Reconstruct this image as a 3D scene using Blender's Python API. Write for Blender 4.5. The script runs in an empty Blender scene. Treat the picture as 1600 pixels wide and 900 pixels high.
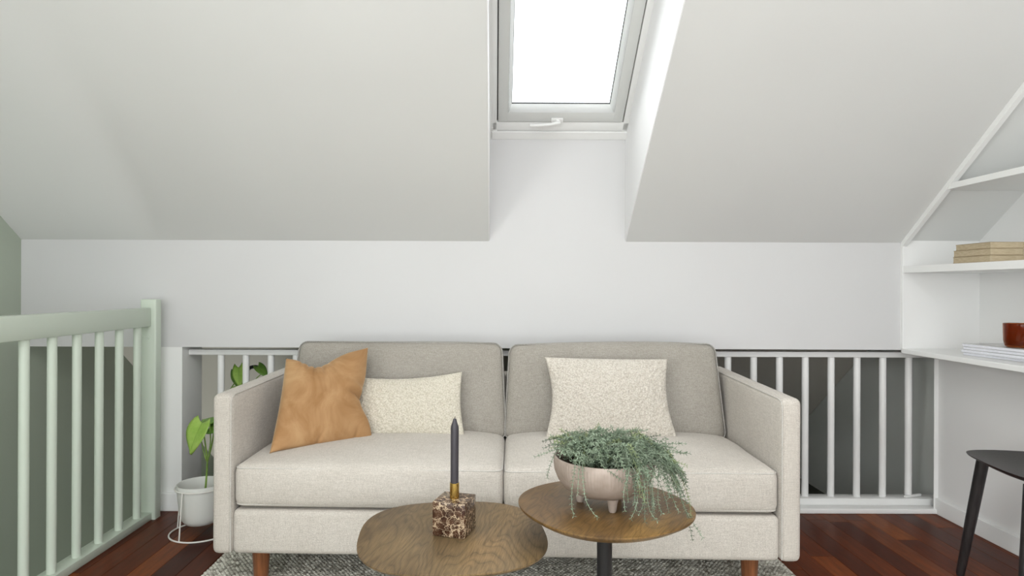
import bpy, bmesh, math, random
from mathutils import Vector, Matrix, noise
PI = math.pi
random.seed(7)
S = bpy.context.scene
COL = S.collection
# ------------------------------------------------------------------ camera
EYE = 1.02
cam_data = bpy.data.cameras.new('camera'); cam = bpy.data.objects.new('camera', cam_data); COL.objects.link(cam)
cam_data.sensor_width = 36; cam_data.lens = 22.5; cam_data.shift_x = 25/1600; cam_data.clip_start = .02
cam.matrix_world = Matrix.Translation((0, 0, EYE)) @ Matrix.Rotation(PI/2, 4, 'X') @ Matrix.Rotation(.004, 4, 'Z')
S.camera = cam
# ------------------------------------------------------------------ sky, lights, exposure
S.view_settings.view_transform = 'Standard'; S.view_settings.look = 'None'
S.view_settings.gamma = 1; S.view_settings.use_curve_mapping = False
S.view_settings.exposure = -0.16
W = bpy.data.worlds.new('overcast_sky'); S.world = W; W.use_nodes = True
W.node_tree.nodes['Background'].inputs[0].default_value = (.93, .97, 1, 1)
W.node_tree.nodes['Background'].inputs[1].default_value = 3.7
def area(name, loc, rot, sx, sy, power, col=(1, 1, 1)):
    l = bpy.data.lights.new(name, 'AREA'); l.shape = 'RECTANGLE'; l.size = sx; l.size_y = sy; l.energy = power; l.color = col
    o = bpy.data.objects.new(name, l); COL.objects.link(o); o.location = loc; o.rotation_euler = rot
    o['kind'] = 'structure'
    return o
# daylight at the rear window, the rear rooflight, the left window behind the camera; plus an invented fill lamp down in the stairwell
area('daylight_rear_window', (.0, -2.57, .85), (PI/2, 0, 0), 3.4, 1.3, 34)
area('daylight_rear_rooflight', (.15, .05, 2.38), (0, 0, 0), 2.2, 1.5, 54)
area('daylight_left_window', (-2.14, -1.0, 1.15), (0, -PI/2, 0), 1.5, 1.7, 88)
area('daylight_rooflight', (.285, 2.595, 2.098), (-math.atan(.76), 0, 0), .56, .96, 9)
area('added_fill_stairwell', (-1.85, 3.35, -2.3), (PI, 0, 0), .5, 1.7, 24)
# ------------------------------------------------------------------ materials
def srgb(r, g, b):
    f = lambda c: (c/255/12.92) if c/255 <= .04045 else ((c/255+.055)/1.055)**2.4
    return (f(r), f(g), f(b), 1)
class NT:
    def __init__(s, name, rough=.6, spec=.5, color=(.8, .8, .8, 1), metal=0):
        s.m = bpy.data.materials.new(name); s.m.use_nodes = True; s.t = s.m.node_tree; s.b = s.t.nodes['Principled BSDF']
        s.b.inputs['Roughness'].default_value = rough; s.b.inputs['Base Color'].default_value = color
        s.b.inputs['Metallic'].default_value = metal; s.b.inputs['Specular IOR Level'].default_value = spec
    def n(s, typ, ins=None, **kw):
        nd = s.t.nodes.new(typ)
        for k, v in kw.items(): setattr(nd, k, v)
        for k, v in (ins or {}).items():
            if isinstance(v, tuple) and len(v) == 2 and hasattr(v[0], 'outputs'): s.t.links.new(v[0].outputs[v[1]], nd.inputs[k])
            elif hasattr(v, 'outputs'): s.t.links.new(v.outputs[0], nd.inputs[k])
            else: nd.inputs[k].default_value = v
        return nd
    def link(s, a, inp, out=0): s.t.links.new(a.outputs[out], s.b.inputs[inp])
    def coord(s, scale=(1, 1, 1), rot=(0, 0, 0), loc=(0, 0, 0)):
        tc = s.n('ShaderNodeTexCoord'); mp = s.n('ShaderNodeMapping', {'Vector': (tc, 'Object'), 'Scale': scale, 'Rotation': rot, 'Location': loc}); return mp
    def ramp(s, fac, stops):
        r = s.n('ShaderNodeValToRGB', {'Fac': fac}); e = r.color_ramp.elements
        while len(e) < len(stops): e.new(.5)
        for i, (p, c) in enumerate(stops): e[i].position = p; e[i].color = c
        return r
    def noise(s, vec, scale, detail=2, rough=.5, dist=0):
        return s.n('ShaderNodeTexNoise', {'Vector': vec, 'Scale': scale, 'Detail': detail, 'Roughness': rough, 'Distortion': dist})
    def bump(s, h, strength=.3, dist=.002, normal=None):
        b = s.n('ShaderNodeBump', {'Height': h, 'Strength': strength, 'Distance': dist})
        if normal: s.t.links.new(normal.outputs[0], b.inputs['Normal'])
        s.link(b, 'Normal'); return b
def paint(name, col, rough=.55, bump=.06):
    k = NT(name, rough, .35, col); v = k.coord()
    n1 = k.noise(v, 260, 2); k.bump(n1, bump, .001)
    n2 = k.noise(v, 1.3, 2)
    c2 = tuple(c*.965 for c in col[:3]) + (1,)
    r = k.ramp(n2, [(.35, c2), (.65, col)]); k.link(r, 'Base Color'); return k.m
M = {}
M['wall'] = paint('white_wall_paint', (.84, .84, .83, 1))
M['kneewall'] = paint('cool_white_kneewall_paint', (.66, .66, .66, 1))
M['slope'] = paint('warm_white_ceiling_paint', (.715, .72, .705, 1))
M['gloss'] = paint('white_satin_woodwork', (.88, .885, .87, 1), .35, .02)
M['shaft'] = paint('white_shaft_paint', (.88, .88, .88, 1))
M['sage'] = paint('sage_wall_paint', (.42, .47, .39, 1))
M['eaves'] = paint('grey_brown_eaves_lining', (.70, .665, .59, 1))
M['eaveside'] = paint('grey_green_eaves_paint', (.86, .89, .85, 1))
M['pale_sage'] = paint('pale_sage_gloss_paint', (.58, .65, .56, 1), .32, .02)
M['sash'] = paint('roof_window_lacquer', (.66, .67, .65, 1), .35, .01)
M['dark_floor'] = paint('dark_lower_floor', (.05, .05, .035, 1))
M['black'] = paint('black_plastic', (.012, .012, .014, 1), .4, .02)
M['seal'] = paint('dark_rubber_seal', (.03, .03, .03, 1), .7)
M['wire'] = paint('white_powder_coat', (.80, .79, .74, 1), .35, .01)
def glass(name, col, rough=.0, mixf=.12):
    k = NT(name); k.t.nodes.remove(k.b); out = k.t.nodes['Material Output']
    t = k.n('ShaderNodeBsdfTransparent', {'Color': col}); g = k.n('ShaderNodeBsdfGlossy', {'Roughness': rough})
    f = k.n('ShaderNodeFresnel', {'IOR': 1.45}); mx = k.n('ShaderNodeMixShader', {0: f})
    k.t.links.new(t.outputs[0], mx.inputs[1]); k.t.links.new(g.outputs[0], mx.inputs[2]); k.t.links.new(mx.outputs[0], out.inputs[0]); return k.m
M['pane'] = glass('window_glass', (.97, .98, .98, 1))
k = NT('amber_glass', .05, .6, (.40, .10, .02, 1)); k.b.inputs['Transmission Weight'].default_value = .93; k.b.inputs['IOR'].default_value = 1.3; M['amber'] = k.m
# floor boards
k = NT('jarrah_floor_boards', .3, .12); v = k.coord((1, .12, 1)); oi = k.n('ShaderNodeObjectInfo')
off = k.n('ShaderNodeVectorMath', {0: v, 1: (oi, 'Random')}, operation='ADD')
offs = k.n('ShaderNodeVectorMath', {0: (oi, 'Random'), 1: (37., 51., 11.)}, operation='MULTIPLY'); k.t.links.new(offs.outputs[0], off.inputs[1])
g1 = k.noise(off, 60, 6, .65, .4); g2 = k.noise(off, 6, 3, .5)
a = k.ramp((oi, 'Random'), [(0, (.060, .012, .004, 1)), (.35, (.105, .022, .006, 1)), (.7, (.155, .037, .009, 1)), (1, (.22, .062, .014, 1))])
gr = k.ramp(g1, [(.3, (.62, .6, .58, 1)), (.7, (1.15, 1.12, 1.1, 1))])
mx = k.n('ShaderNodeMix', {0: 1.0, 'A': (.5, .5, .5, 1)}, data_type='RGBA', blend_type='MULTIPLY') if False else k.n('ShaderNodeMixRGB', {'Fac': 1.0, 'Color1': a, 'Color2': gr}, blend_type='MULTIPLY')
gr2 = k.ramp(g2, [(.3, (.75, .75, .75, 1)), (.7, (1.2, 1.2, 1.2, 1))])
mx2 = k.n('ShaderNodeMixRGB', {'Fac': 1.0, 'Color1': mx, 'Color2': gr2}, blend_type='MULTIPLY')
k.link(mx2, 'Base Color'); k.bump(g1, .08, .001)
rr = k.ramp(g2, [(.2, (.27, .27, .27, 1)), (.8, (.45, .45, .45, 1))]); k.link(rr, 'Roughness'); M['board'] = k.m
# oak tops with cathedral grain
def oak(name, dark, mid, light, rot, seed, rough=.42):
    k = NT(name, rough, .4); v = k.coord((1, 1, 1), (0, 0, rot), (seed, seed*.7, 0))
    st = k.n('ShaderNodeMapping', {'Vector': v, 'Scale': (7.5, 2.0, 1)})
    big = k.noise(st, 1.0, 2.0, .45, .35)
    mul = k.n('ShaderNodeMath', {0: big, 1: 22.0}, operation='MULTIPLY')
    fr = k.n('ShaderNodeMath', {0: mul}, operation='FRACT')
    ring = k.ramp(fr, [(0, (.35, .35, .35, 1)), (.12, (.75, .75, .75, 1)), (.6, (1, 1, 1, 1)), (.93, (.70, .70, .70, 1)), (1, (.35, .35, .35, 1))])
    ft = k.n('ShaderNodeMapping', {'Vector': v, 'Scale': (1, .045, 1)})
    fine = k.noise(ft, 300, 4, .75)
    f2 = k.ramp(fine, [(.36, (.50, .48, .45, 1)), (.58, (1.1, 1.1, 1.1, 1))])
    base = k.ramp(k.noise(k.n('ShaderNodeMapping', {'Vector': v, 'Scale': (2.6, 1.0, 1)}), 2.2, 3), [(.35, dark), (.5, mid), (.68, light)])
    m1 = k.n('ShaderNodeMixRGB', {'Fac': .65, 'Color1': base, 'Color2': ring}, blend_type='MULTIPLY')
    m2 = k.n('ShaderNodeMixRGB', {'Fac': .75, 'Color1': m1, 'Color2': f2}, blend_type='MULTIPLY')
    k.link(m2, 'Base Color'); k.bump(fine, .12, .0006); return k.m
M['oakA'] = oak('smoked_oak_veneer', (.135, .088, .042, 1), (.19, .127, .06, 1), (.26, .165, .072, 1), .25, 3.3, .45)
M['oakB'] = oak('brown_oak_veneer', (.125, .068, .024, 1), (.17, .096, .034, 1), (.34, .20, .065, 1), 1.0, 8.1, .36)
k = NT('walnut_leg', .4, .4); v = k.coord((1, 1, .08)); g = k.noise(v, 120, 4, .6); k.link(k.ramp(g, [(.3, (.13, .045, .016, 1)), (.7, (.27, .10, .038, 1))]), 'Base Color'); M['legwood'] = k.m
k = NT('black_stained_wood', .38, .45); v = k.coord((1, 1, .1)); g = k.noise(v, 150, 4, .6); k.link(k.ramp(g, [(.3, (.012, .011, .012, 1)), (.75, (.035, .031, .03, 1))]), 'Base Color'); k.bump(g, .08, .0006); M['blackwood'] = k.m
M['blackmetal'] = paint('black_powder_coat', (.016, .015, .016, 1), .38, .05)
# linen
def linen(name, c1, c2, c3, ws=900, bump=.35):
    k = NT(name, .92, .15); v = k.coord()
    vx = k.n('ShaderNodeMapping', {'Vector': v, 'Scale': (.09, 1, 1)}); vz = k.n('ShaderNodeMapping', {'Vector': v, 'Scale': (1, 1, .09)})
    vy = k.n('ShaderNodeMapping', {'Vector': v, 'Scale': (1, .09, 1)})
    a = k.noise(vx, ws*.42, 2, .6); b = k.noise(vz, ws*.42, 2, .6); c = k.noise(vy, ws*.42, 2, .6)
    s1 = k.n('ShaderNodeMath', {0: a, 1: b}, operation='ADD'); s2 = k.n('ShaderNodeMath', {0: s1, 1: c}, operation='ADD'); s3 = k.n('ShaderNodeMath', {0: s2, 1: 1/3}, operation='MULTIPLY')
    vor = k.noise(v, ws, 1, .5)
    s4 = k.n('ShaderNodeMath', {0: s3, 1: vor}, operation='ADD'); s5 = k.n('ShaderNodeMath', {0: s4, 1: .5}, operation='MULTIPLY')
    r = k.ramp(s5, [(.40, c1), (.5, c2), (.60, c3)])
    big = k.noise(v, 5, 2); rb = k.ramp(big, [(.3, (.96, .955, .95, 1)), (.7, (1.03, 1.03, 1.035, 1))])
    m = k.n('ShaderNodeMixRGB', {'Fac': 1.0, 'Color1': r, 'Color2': rb}, blend_type='MULTIPLY')
    k.link(m, 'Base Color'); k.bump(s5, bump, .0016)
    k.b.inputs['Sheen Weight'].default_value = .15; return k.m
M['linen'] = linen('oatmeal_linen_weave', (.38, .35, .31, 1), (.515, .48, .43, 1), (.64, .60, .545, 1))
M['linen_darker'] = linen('darker_linen_weave', (.245, .225, .195, 1), (.34, .318, .28, 1), (.44, .415, .37, 1))  # weave toned darker than the oatmeal linen, for the back cushions
M['seam'] = linen('linen_piping', (.40, .38, .35, 1), (.52, .50, .46, 1), (.62, .60, .56, 1))
M['seam_darker'] = linen('darker_linen_piping', (.22, .21, .195, 1), (.33, .32, .295, 1), (.42, .41, .38, 1))
k = NT('camel_velvet', .75, .2); v = k.coord(); n1 = k.noise(v, 7, 4, .6, 1.0); n2 = k.noise(v, 500, 2)
k.link(k.ramp(n1, [(.32, (.31, .165, .068, 1)), (.5, (.39, .225, .105, 1)), (.68, (.46, .29, .145, 1))]), 'Base Color'); k.bump(n2, .12, .0008)
k.b.inputs['Sheen Weight'].default_value = .5; k.b.inputs['Sheen Roughness'].default_value = .35; k.b.inputs['Sheen Tint'].default_value = (1, .85, .6, 1); M['velvet'] = k.m
def boucle(name, lo, hi):
    k = NT(name, .95, .1); v = k.coord(); vo = k.n('ShaderNodeTexVoronoi', {'Vector': v, 'Scale': 190.}); n = k.noise(v, 420, 3, .6)
    k.link(k.ramp((vo, 'Distance'), [(.15, hi), (.75, lo)]), 'Base Color'); s = k.n('ShaderNodeMath', {0: n, 1: (vo, 'Distance')}, operation='SUBTRACT'); k.bump(s, .5, .002)
    k.b.inputs['Sheen Weight'].default_value = .2; return k.m
M['boucleA'] = boucle('cream_boucle', (.52, .48, .39, 1), (.71, .67, .58, 1))
M['boucleB'] = boucle('ivory_boucle', (.49, .45, .39, 1), (.69, .65, .58, 1))
# marble
k = NT('brown_veined_marble', .2, .3); v = k.coord(); w = k.noise(v, 34, 4, .7)
wv = k.n('ShaderNodeMixRGB', {'Fac': .05, 'Color1': v, 'Color2': (w, 'Color')})
vo = k.n('ShaderNodeTexVoronoi', {'Vector': wv, 'Scale': 46.}, feature='DISTANCE_TO_EDGE'); vo2 = k.n('ShaderNodeTexVoronoi', {'Vector': wv, 'Scale': 90.}, feature='DISTANCE_TO_EDGE')
mask = k.noise(v, 22, 3, .6)
th = k.ramp(mask, [(.45, (.0, .0, .0, 1)), (.75, (.09, .09, .09, 1))])
d1 = k.n('ShaderNodeMath', {0: (vo, 'Distance'), 1: th}, operation='SUBTRACT')
v1 = k.ramp(d1, [(-.0, (.95, .95, .95, 1)), (.045, (0, 0, 0, 1))]); v2 = k.ramp((vo2, 'Distance'), [(0, (.8, .8, .8, 1)), (.04, (0, 0, 0, 1))])
v2m = k.n('ShaderNodeMixRGB', {'Fac': 1.0, 'Color1': v2, 'Color2': k.ramp(mask, [(.42, (0, 0, 0, 1)), (.55, (1, 1, 1, 1))])}, blend_type='MULTIPLY')
vv = k.n('ShaderNodeMixRGB', {'Fac': 1.0, 'Color1': v1, 'Color2': v2m}, blend_type='LIGHTEN')
body = k.ramp(k.noise(v, 40, 4, .6), [(.3, (.022, .009, .005, 1)), (.7, (.085, .040, .022, 1))])
k.link(k.n('ShaderNodeMixRGB', {'Fac': vv, 'Color1': body, 'Color2': (.47, .36, .24, 1)}), 'Base Color'); M['marble'] = k.m
k = NT('brushed_brass', .25, .5, (.62, .43, .13, 1), 1.0); M['brass'] = k.m
k = NT('charcoal_wax', .38, .45, (.042, .038, .045, 1)); k.bump(k.noise(k.coord(), 40, 2), .05, .001); M['wax'] = k.m
# ceramics, plants
k = NT('taupe_ceramic', .5, .4); v = k.coord(); k.link(k.ramp(k.noise(v, 30, 3), [(.3, (.29, .235, .195, 1)), (.7, (.37, .305, .26, 1))]), 'Base Color'); M['taupe'] = k.m
M['potwhite'] = paint('matt_white_ceramic', (.74, .75, .71, 1), .45, .03)
k = NT('potting_soil', .95, .1); v = k.coord(); n = k.noise(v, 90, 4, .7); k.link(k.ramp(n, [(.3, (.015, .012, .008, 1)), (.7, (.06, .045, .03, 1))]), 'Base Color'); k.bump(n, .8, .004); M['soil'] = k.m
def leafmat(name, c1, c2, sc, rough=.5, sss=0):
    k = NT(name, rough, .4); v = k.coord(); n = k.noise(v, sc, 3, .6); k.link(k.ramp(n, [(.35, c1), (.65, c2)]), 'Base Color'); return k.m
M['trail'] = leafmat('grey_green_succulent_leaf', (.12, .165, .105, 1), (.28, .35, .25, 1), 45)
M['trail2'] = leafmat('dusty_green_succulent_leaf', (.075, .105, .065, 1), (.18, .22, .155, 1), 45)
M['trail3'] = leafmat('yellow_green_succulent_leaf', (.16, .20, .09, 1), (.30, .36, .19, 1), 45)
M['leaf'] = leafmat('bright_green_leaf', (.22, .40, .055, 1), (.36, .52, .12, 1), 14, .35)
M['leafd'] = leafmat('deep_green_leaf', (.06, .16, .025, 1), (.17, .33, .05, 1), 14, .35)
M['stem'] = leafmat('green_stem', (.16, .28, .05, 1), (.26, .40, .09, 1), 30, .4)
M['cover'] = leafmat('kraft_book_cover', (.34, .265, .165, 1), (.42, .34, .22, 1), 20, .7)
def pagesmat(name, a, b, sc):
    k = NT(name, .85, .1); v = k.coord((.05, .05, 1)); n = k.noise(v, sc, 2, .6); k.link(k.ramp(n, [(.35, a), (.65, b)]), 'Base Color'); k.bump(n, .3, .0008); return k.m
M['pages'] = pagesmat('aged_page_edges', (.41, .335, .22, 1), (.54, .455, .32, 1), 900)
M['magpages'] = pagesmat('white_page_edges', (.62, .63, .68, 1), (.84, .84, .88, 1), 1500)
M['magcover'] = leafmat('grey_white_magazine_cover', (.42, .43, .43, 1), (.80, .80, .79, 1), 16, .3)
k = NT('woven_wool_rug', .95, .1); v = k.coord(); vo = k.n('ShaderNodeTexVoronoi', {'Vector': v, 'Scale': 75.}); n = k.noise(v, 300, 2)
cr = k.ramp((vo, 'Color'), [(.1, (.26, .245, .205, 1)), (.45, (.50, .48, .42, 1)), (.9, (.80, .78, .70, 1))]); k.link(cr, 'Base Color'); k.bump(n, .4, .002); M['rug'] = k.m
# ------------------------------------------------------------------ helpers
def P(px, py, d):
    yr = py-(px-775)*.004; xr = px+(py-450)*.004
    return Vector(((xr-775)*d/1000, d, EYE-(yr-450)*d/1000))
def wm(o):
    m = Matrix.Identity(4)
    while o is not None: m = o.matrix_basis @ m; o = o.parent
    return m
def obj(name, bm, mat, parent=None, smooth=True, local=False, angle=.6, **props):
    me = bpy.data.meshes.new(name)
    if isinstance(bm, bmesh.types.BMesh):
        bmesh.ops.recalc_face_normals(bm, faces=bm.faces[:]); bm.to_mesh(me); bm.free()
    else: me.from_pydata(bm[0], [], bm[1]); me.update()
    if parent is not None and not local: me.transform(wm(parent).inverted())
    for m in (mat if isinstance(mat, (list, tuple)) else [mat]): me.materials.append(m)
    o = bpy.data.objects.new(name, me); COL.objects.link(o); o.parent = parent
    if smooth:
        me.polygons.foreach_set('use_smooth', [True]*len(me.polygons))
        try: me.set_sharp_from_angle(angle=angle)
        except Exception: pass
    for kk, vv in props.items(): o[kk] = vv
    return o
def thing(name, label, cat, loc=(0, 0, 0), rz=0, group=None):
    o = bpy.data.objects.new(name, None); COL.objects.link(o); o.location = loc; o.rotation_euler = (0, 0, rz); o.empty_display_size = .05
    o['label'] = label; o['category'] = cat
    if group: o['group'] = group
    return o
def tag(o, label, cat, group=None):
    o['label'] = label; o['category'] = cat
    if group: o['group'] = group
    return o
def struct(name, bm, mat, parent=None, smooth=False, **kw):
    o = obj(name, bm, mat, parent, smooth, **kw)
    if parent is None: o['kind'] = 'structure'
    return o
def box(bm, x0, x1, y0, y1, z0, z1, r=0, seg=2, mtx=None):
    t = bmesh.new(); bmesh.ops.create_cube(t, size=1)
    for v in t.verts: v.co = Vector(((x0+x1)/2+v.co.x*(x1-x0), (y0+y1)/2+v.co.y*(y1-y0), (z0+z1)/2+v.co.z*(z1-z0)))
    if r: bmesh.ops.bevel(t, geom=t.edges[:], offset=r, segments=seg, affect='EDGES', profile=.5)
    if mtx: t.transform(mtx)
    merge(bm, t); return bm
def merge(bm, t):
    me = bpy.data.meshes.new('tmp'); t.to_mesh(me); t.free(); bm.from_mesh(me); bpy.data.meshes.remove(me)
def prism(bm, pts, axis, a, b):
    # pts 2-D outline; axis 0 -> (y,z) extruded along x
    def mk(p, t):
        return (t, p[0], p[1]) if axis == 0 else ((p[0], t, p[1]) if axis == 1 else (p[0], p[1], t))
    A = [bm.verts.new(mk(p, a)) for p in pts]; B = [bm.verts.new(mk(p, b)) for p in pts]; n = len(pts)
    bm.faces.new(A); bm.faces.new(B[::-1])
    for i in range(n): bm.faces.new((A[i], B[i], B[(i+1) % n], A[(i+1) % n]))
    return bm
def tube(bm, pts, rad, n=8, cap=True, closed=False):
    pts = [Vector(p) for p in pts]; N = len(pts); R = rad if isinstance(rad, (list, tuple)) else [rad]*N
    rings = []; prev = None
    for i, p in enumerate(pts):
        if closed: t = pts[(i+1) % N]-pts[i-1]
        else: t = pts[min(i+1, N-1)]-pts[max(i-1, 0)]
        t.normalize()
        if prev is None:
            a = Vector((0, 0, 1)) if abs(t.z) < .9 else Vector((1, 0, 0))
            u = t.cross(a).normalized()
        else: u = (prev-t*prev.dot(t)).normalized()
        prev = u; w = t.cross(u)
        rings.append([bm.verts.new(p+(u*math.cos(2*PI*k/n)+w*math.sin(2*PI*k/n))*R[i]) for k in range(n)])
    for i in range(N if closed else N-1):
        A, B = rings[i], rings[(i+1) % N]
        for k in range(n): bm.faces.new((A[k], A[(k+1) % n], B[(k+1) % n], B[k]))
    if cap and not closed: bm.faces.new(rings[0][::-1]); bm.faces.new(rings[-1])
    return bm
def lathe(bm, prof, c=(0, 0, 0), n=48, fn=None):
    c = Vector(c); rings = []
    for (r, z) in prof:
        if r < 1e-5: rings.append([bm.verts.new(c+Vector((0, 0, z)))])
        else:
            rings.append([bm.verts.new(c+Vector(((r+(fn(k/n, z) if fn else 0))*math.cos(2*PI*k/n), (r+(fn(k/n, z) if fn else 0))*math.sin(2*PI*k/n), z))) for k in range(n)])
    for A, B in zip(rings, rings[1:]):
        for k in range(n):
            a = A[k % len(A)]; b = A[(k+1) % len(A)]; cc = B[(k+1) % len(B)]; d = B[k % len(B)]
            f = [a]
            for q in (b, cc, d):
                if q not in f: f.append(q)
            if len(f) > 2: bm.faces.new(f)
    return bm
def spline(pts, m=6):
    pts = [Vector(p) for p in pts]; out = []
    for i in range(len(pts)-1):
        p0 = pts[max(i-1, 0)]; p1 = pts[i]; p2 = pts[i+1]; p3 = pts[min(i+2, len(pts)-1)]
        for k in range(m):
            t = k/m; out.append(.5*((2*p1)+(p2-p0)*t+(2*p0-5*p1+4*p2-p3)*t*t+(3*p1-p0-3*p2+p3)*t**3))
    out.append(pts[-1]); return out
def softbox(w, d, h, r, fn=None, step=.03):
    """rounded cushion block centred on the origin, fine near its edges; fn(p) -> offset"""
    def axis(L):
        hh = L/2; rr = min(r, hh*.98); e = [-hh, -hh+rr*.25, -hh+rr*.55, -hh+rr]
        n = max(2, int((L-2*rr)/step)); mid = [-hh+rr+(L-2*rr)*i/n for i in range(1, n)]
        return e+mid+[-q for q in e[::-1]]
    X, Y, Z = axis(w), axis(d), axis(h); bm = bmesh.new(); cache = {}
    hw, hd, hh = w/2, d/2, h/2; rr = r
    def V(x, y, z):
        key = (round(x, 5), round(y, 5), round(z, 5))
        if key in cache: return cache[key]
        q = Vector((max(-hw+rr, min(hw-rr, x)), max(-hd+rr, min(hd-rr, y)), max(-hh+rr, min(hh-rr, z)))) if hh > rr else Vector((max(-hw+rr, min(hw-rr, x)), max(-hd+rr, min(hd-rr, y)), 0))
        p = Vector((x, y, z)); dd = p-q
        if dd.length > 1e-6:
            mxc = max(abs(dd.x), abs(dd.y), abs(dd.z)); p = q+dd.normalized()*mxc
        if fn: p = p+fn(p)
        cache[key] = bm.verts.new(p); return cache[key]
    for A, B, mk in ((X, Y, lambda a, b, s: (a, b, s*hh)), (X, Z, lambda a, b, s: (a, s*hd, b)), (Y, Z, lambda a, b, s: (s*hw, a, b))):
        for s in (-1, 1):
            for i in range(len(A)-1):
                for j in range(len(B)-1):
                    vs = [V(*mk(A[i], B[j], s)), V(*mk(A[i+1], B[j], s)), V(*mk(A[i+1], B[j+1], s)), V(*mk(A[i], B[j+1], s))]
                    bm.faces.new(vs)
    return bm
# ------------------------------------------------------------------ room shell
D = 2.92; K = .76; ZK = 1.233; XL = -2.167; XN = 2.197; XR = 2.018; XF = 1.848; ZC = 2.42; YR = -2.6; T = .1
yc = D-(ZC-ZK)/K          # where the slope meets the flat ceiling
zs = lambda y: ZK+K*(D-y)
OZ = .745                 # soffit of the eaves opening
YE = 4.92
# kneewall above the eaves opening
def sheet(bm, pts, th, nrm):
    A = [Vector(p) for p in pts]; n = Vector(nrm).normalized()*th
    a = [bm.verts.new(p) for p in A]; b = [bm.verts.new(p+n) for p in A]; N = len(a)
    bm.faces.new(a); bm.faces.new(b[::-1])
    for i in range(N): bm.faces.new((a[i], b[i], b[(i+1) % N], a[(i+1) % N]))
    return bm
SX0, SX1 = -.034, .592
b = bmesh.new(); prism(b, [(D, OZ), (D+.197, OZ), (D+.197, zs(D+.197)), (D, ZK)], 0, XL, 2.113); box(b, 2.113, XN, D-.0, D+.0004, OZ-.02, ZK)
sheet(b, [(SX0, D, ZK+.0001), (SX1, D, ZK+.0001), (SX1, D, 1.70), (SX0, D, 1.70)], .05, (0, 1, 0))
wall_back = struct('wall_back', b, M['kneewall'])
b = bmesh.new(); box(b, -1.60, -1.431, D+.001, D+.197, 0, OZ); struct('trim_3', b, M['gloss'])
b = bmesh.new(); box(b, 2.0, XR+.001, D-.003, D+.0008, 0, OZ); struct('trim_4', b, M['gloss'])
b = bmesh.new(); box(b, -1.60, -1.431, D-.014, D, 0, .082, .003); struct('baseboard_back', b, M['gloss'])
# sloping ceiling with the rooflight opening, flat ceiling behind
nS = (0, K, 1); YT = 1.52
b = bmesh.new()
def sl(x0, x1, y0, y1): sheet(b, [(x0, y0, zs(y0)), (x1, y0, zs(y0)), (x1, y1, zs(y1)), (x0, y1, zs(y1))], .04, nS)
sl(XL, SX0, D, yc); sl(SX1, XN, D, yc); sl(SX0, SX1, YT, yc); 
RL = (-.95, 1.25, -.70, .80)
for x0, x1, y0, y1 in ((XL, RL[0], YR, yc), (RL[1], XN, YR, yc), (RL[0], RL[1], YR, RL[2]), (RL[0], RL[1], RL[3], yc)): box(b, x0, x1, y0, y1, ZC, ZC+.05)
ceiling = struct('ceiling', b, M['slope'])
b = bmesh.new(); y0 = D+.197; sheet(b, [(XL, y0, zs(y0)), (XN, y0, zs(y0)), (XN, YE, zs(YE)), (XL, YE, zs(YE))], .04, nS); struct('ceiling_eaves', b, M['eaves'])
# rooflight shaft
zo = lambda y: 1.70+K*(D-y)
yt = D-1.02/1.256; zt = zo(yt)
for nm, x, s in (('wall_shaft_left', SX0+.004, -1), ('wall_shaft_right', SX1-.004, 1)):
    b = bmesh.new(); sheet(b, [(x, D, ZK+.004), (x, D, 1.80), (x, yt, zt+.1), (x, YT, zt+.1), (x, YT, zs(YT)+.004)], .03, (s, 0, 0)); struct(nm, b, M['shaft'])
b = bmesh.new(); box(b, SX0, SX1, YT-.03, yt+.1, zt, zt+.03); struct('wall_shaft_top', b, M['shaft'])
# left wall
b = bmesh.new(); prism(b, [(-.1, -2.6), (YE, -2.6), (YE, zs(YE)), (yc, ZC+.02), (-.1, ZC+.02)], 0, XL-T, XL)
for y0, y1, z0, z1 in ((YR, -1.9, -2.6, ZC+.02), (-1.9, -.1, -2.6, .4), (-1.9, -.1, 1.9, ZC+.02)): box(b, XL-T, XL, y0, y1, z0, z1)
struct('wall_left', b, M['sage'])
w4 = bmesh.new()
for y in (-1.9, -1.02, -.14): box(w4, XL-.07, XL-.03, y, y+.04, .4, 1.9)
for z in (.4, 1.86): box(w4, XL-.07, XL-.03, -1.9, -.1, z, z+.04)
win4 = struct('window_4', w4, M['gloss']); b = bmesh.new(); box(b, XL-.055, XL-.05, -1.9, -.1, .4, 1.9); obj('pane', b, M['pane'], win4, False)
# right wall: low wall below the desk, niche above it
b = bmesh.new(); box(b, XR, XR+.12, YR, D, 0, .728); struct('wall_right', b, M['wall'])
b = bmesh.new(); prism(b, [(YR, .70), (D, .70), (D, ZK), (yc, ZC+.02), (YR, ZC+.02)], 0, XN, XN+T); struct('wall_niche', b, M['wall'])
b = bmesh.new(); prism(b, [(D-.012, .752), (D, .752), (D, ZK), (D-.012, ZK+.009)], 0, XF, XN); struct('wall_niche_end', b, M['wall'])
b = bmesh.new(); box(b, XR-.014, XR, YR, D-.001, 0, .072, .003); struct('baseboard_right', b, M['gloss'])
b = bmesh.new(); prism(b, [(D+.0005, -.6), (YE, -.6), (YE, zs(YE)-.005), (D+.0005, ZK-.01)], 0, 2.114, 2.19); struct('wall_eaves_right', b, M['eaveside'])
# diagonal trim board at the front of the shelving
b = bmesh.new(); prism(b, [(D-.001, ZK-.026), (D-.001, ZK), (1.0, zs(1.0)), (1.0, zs(1.0)-.034)], 0, XF-.004, XF+.016); struct('trim_1', b, M['gloss'])
b = bmesh.new(); box(b, XF-.003, XF+.004, D-.015, D, .752, ZK-.005); struct('trim_2', b, M['gloss'])
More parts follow.
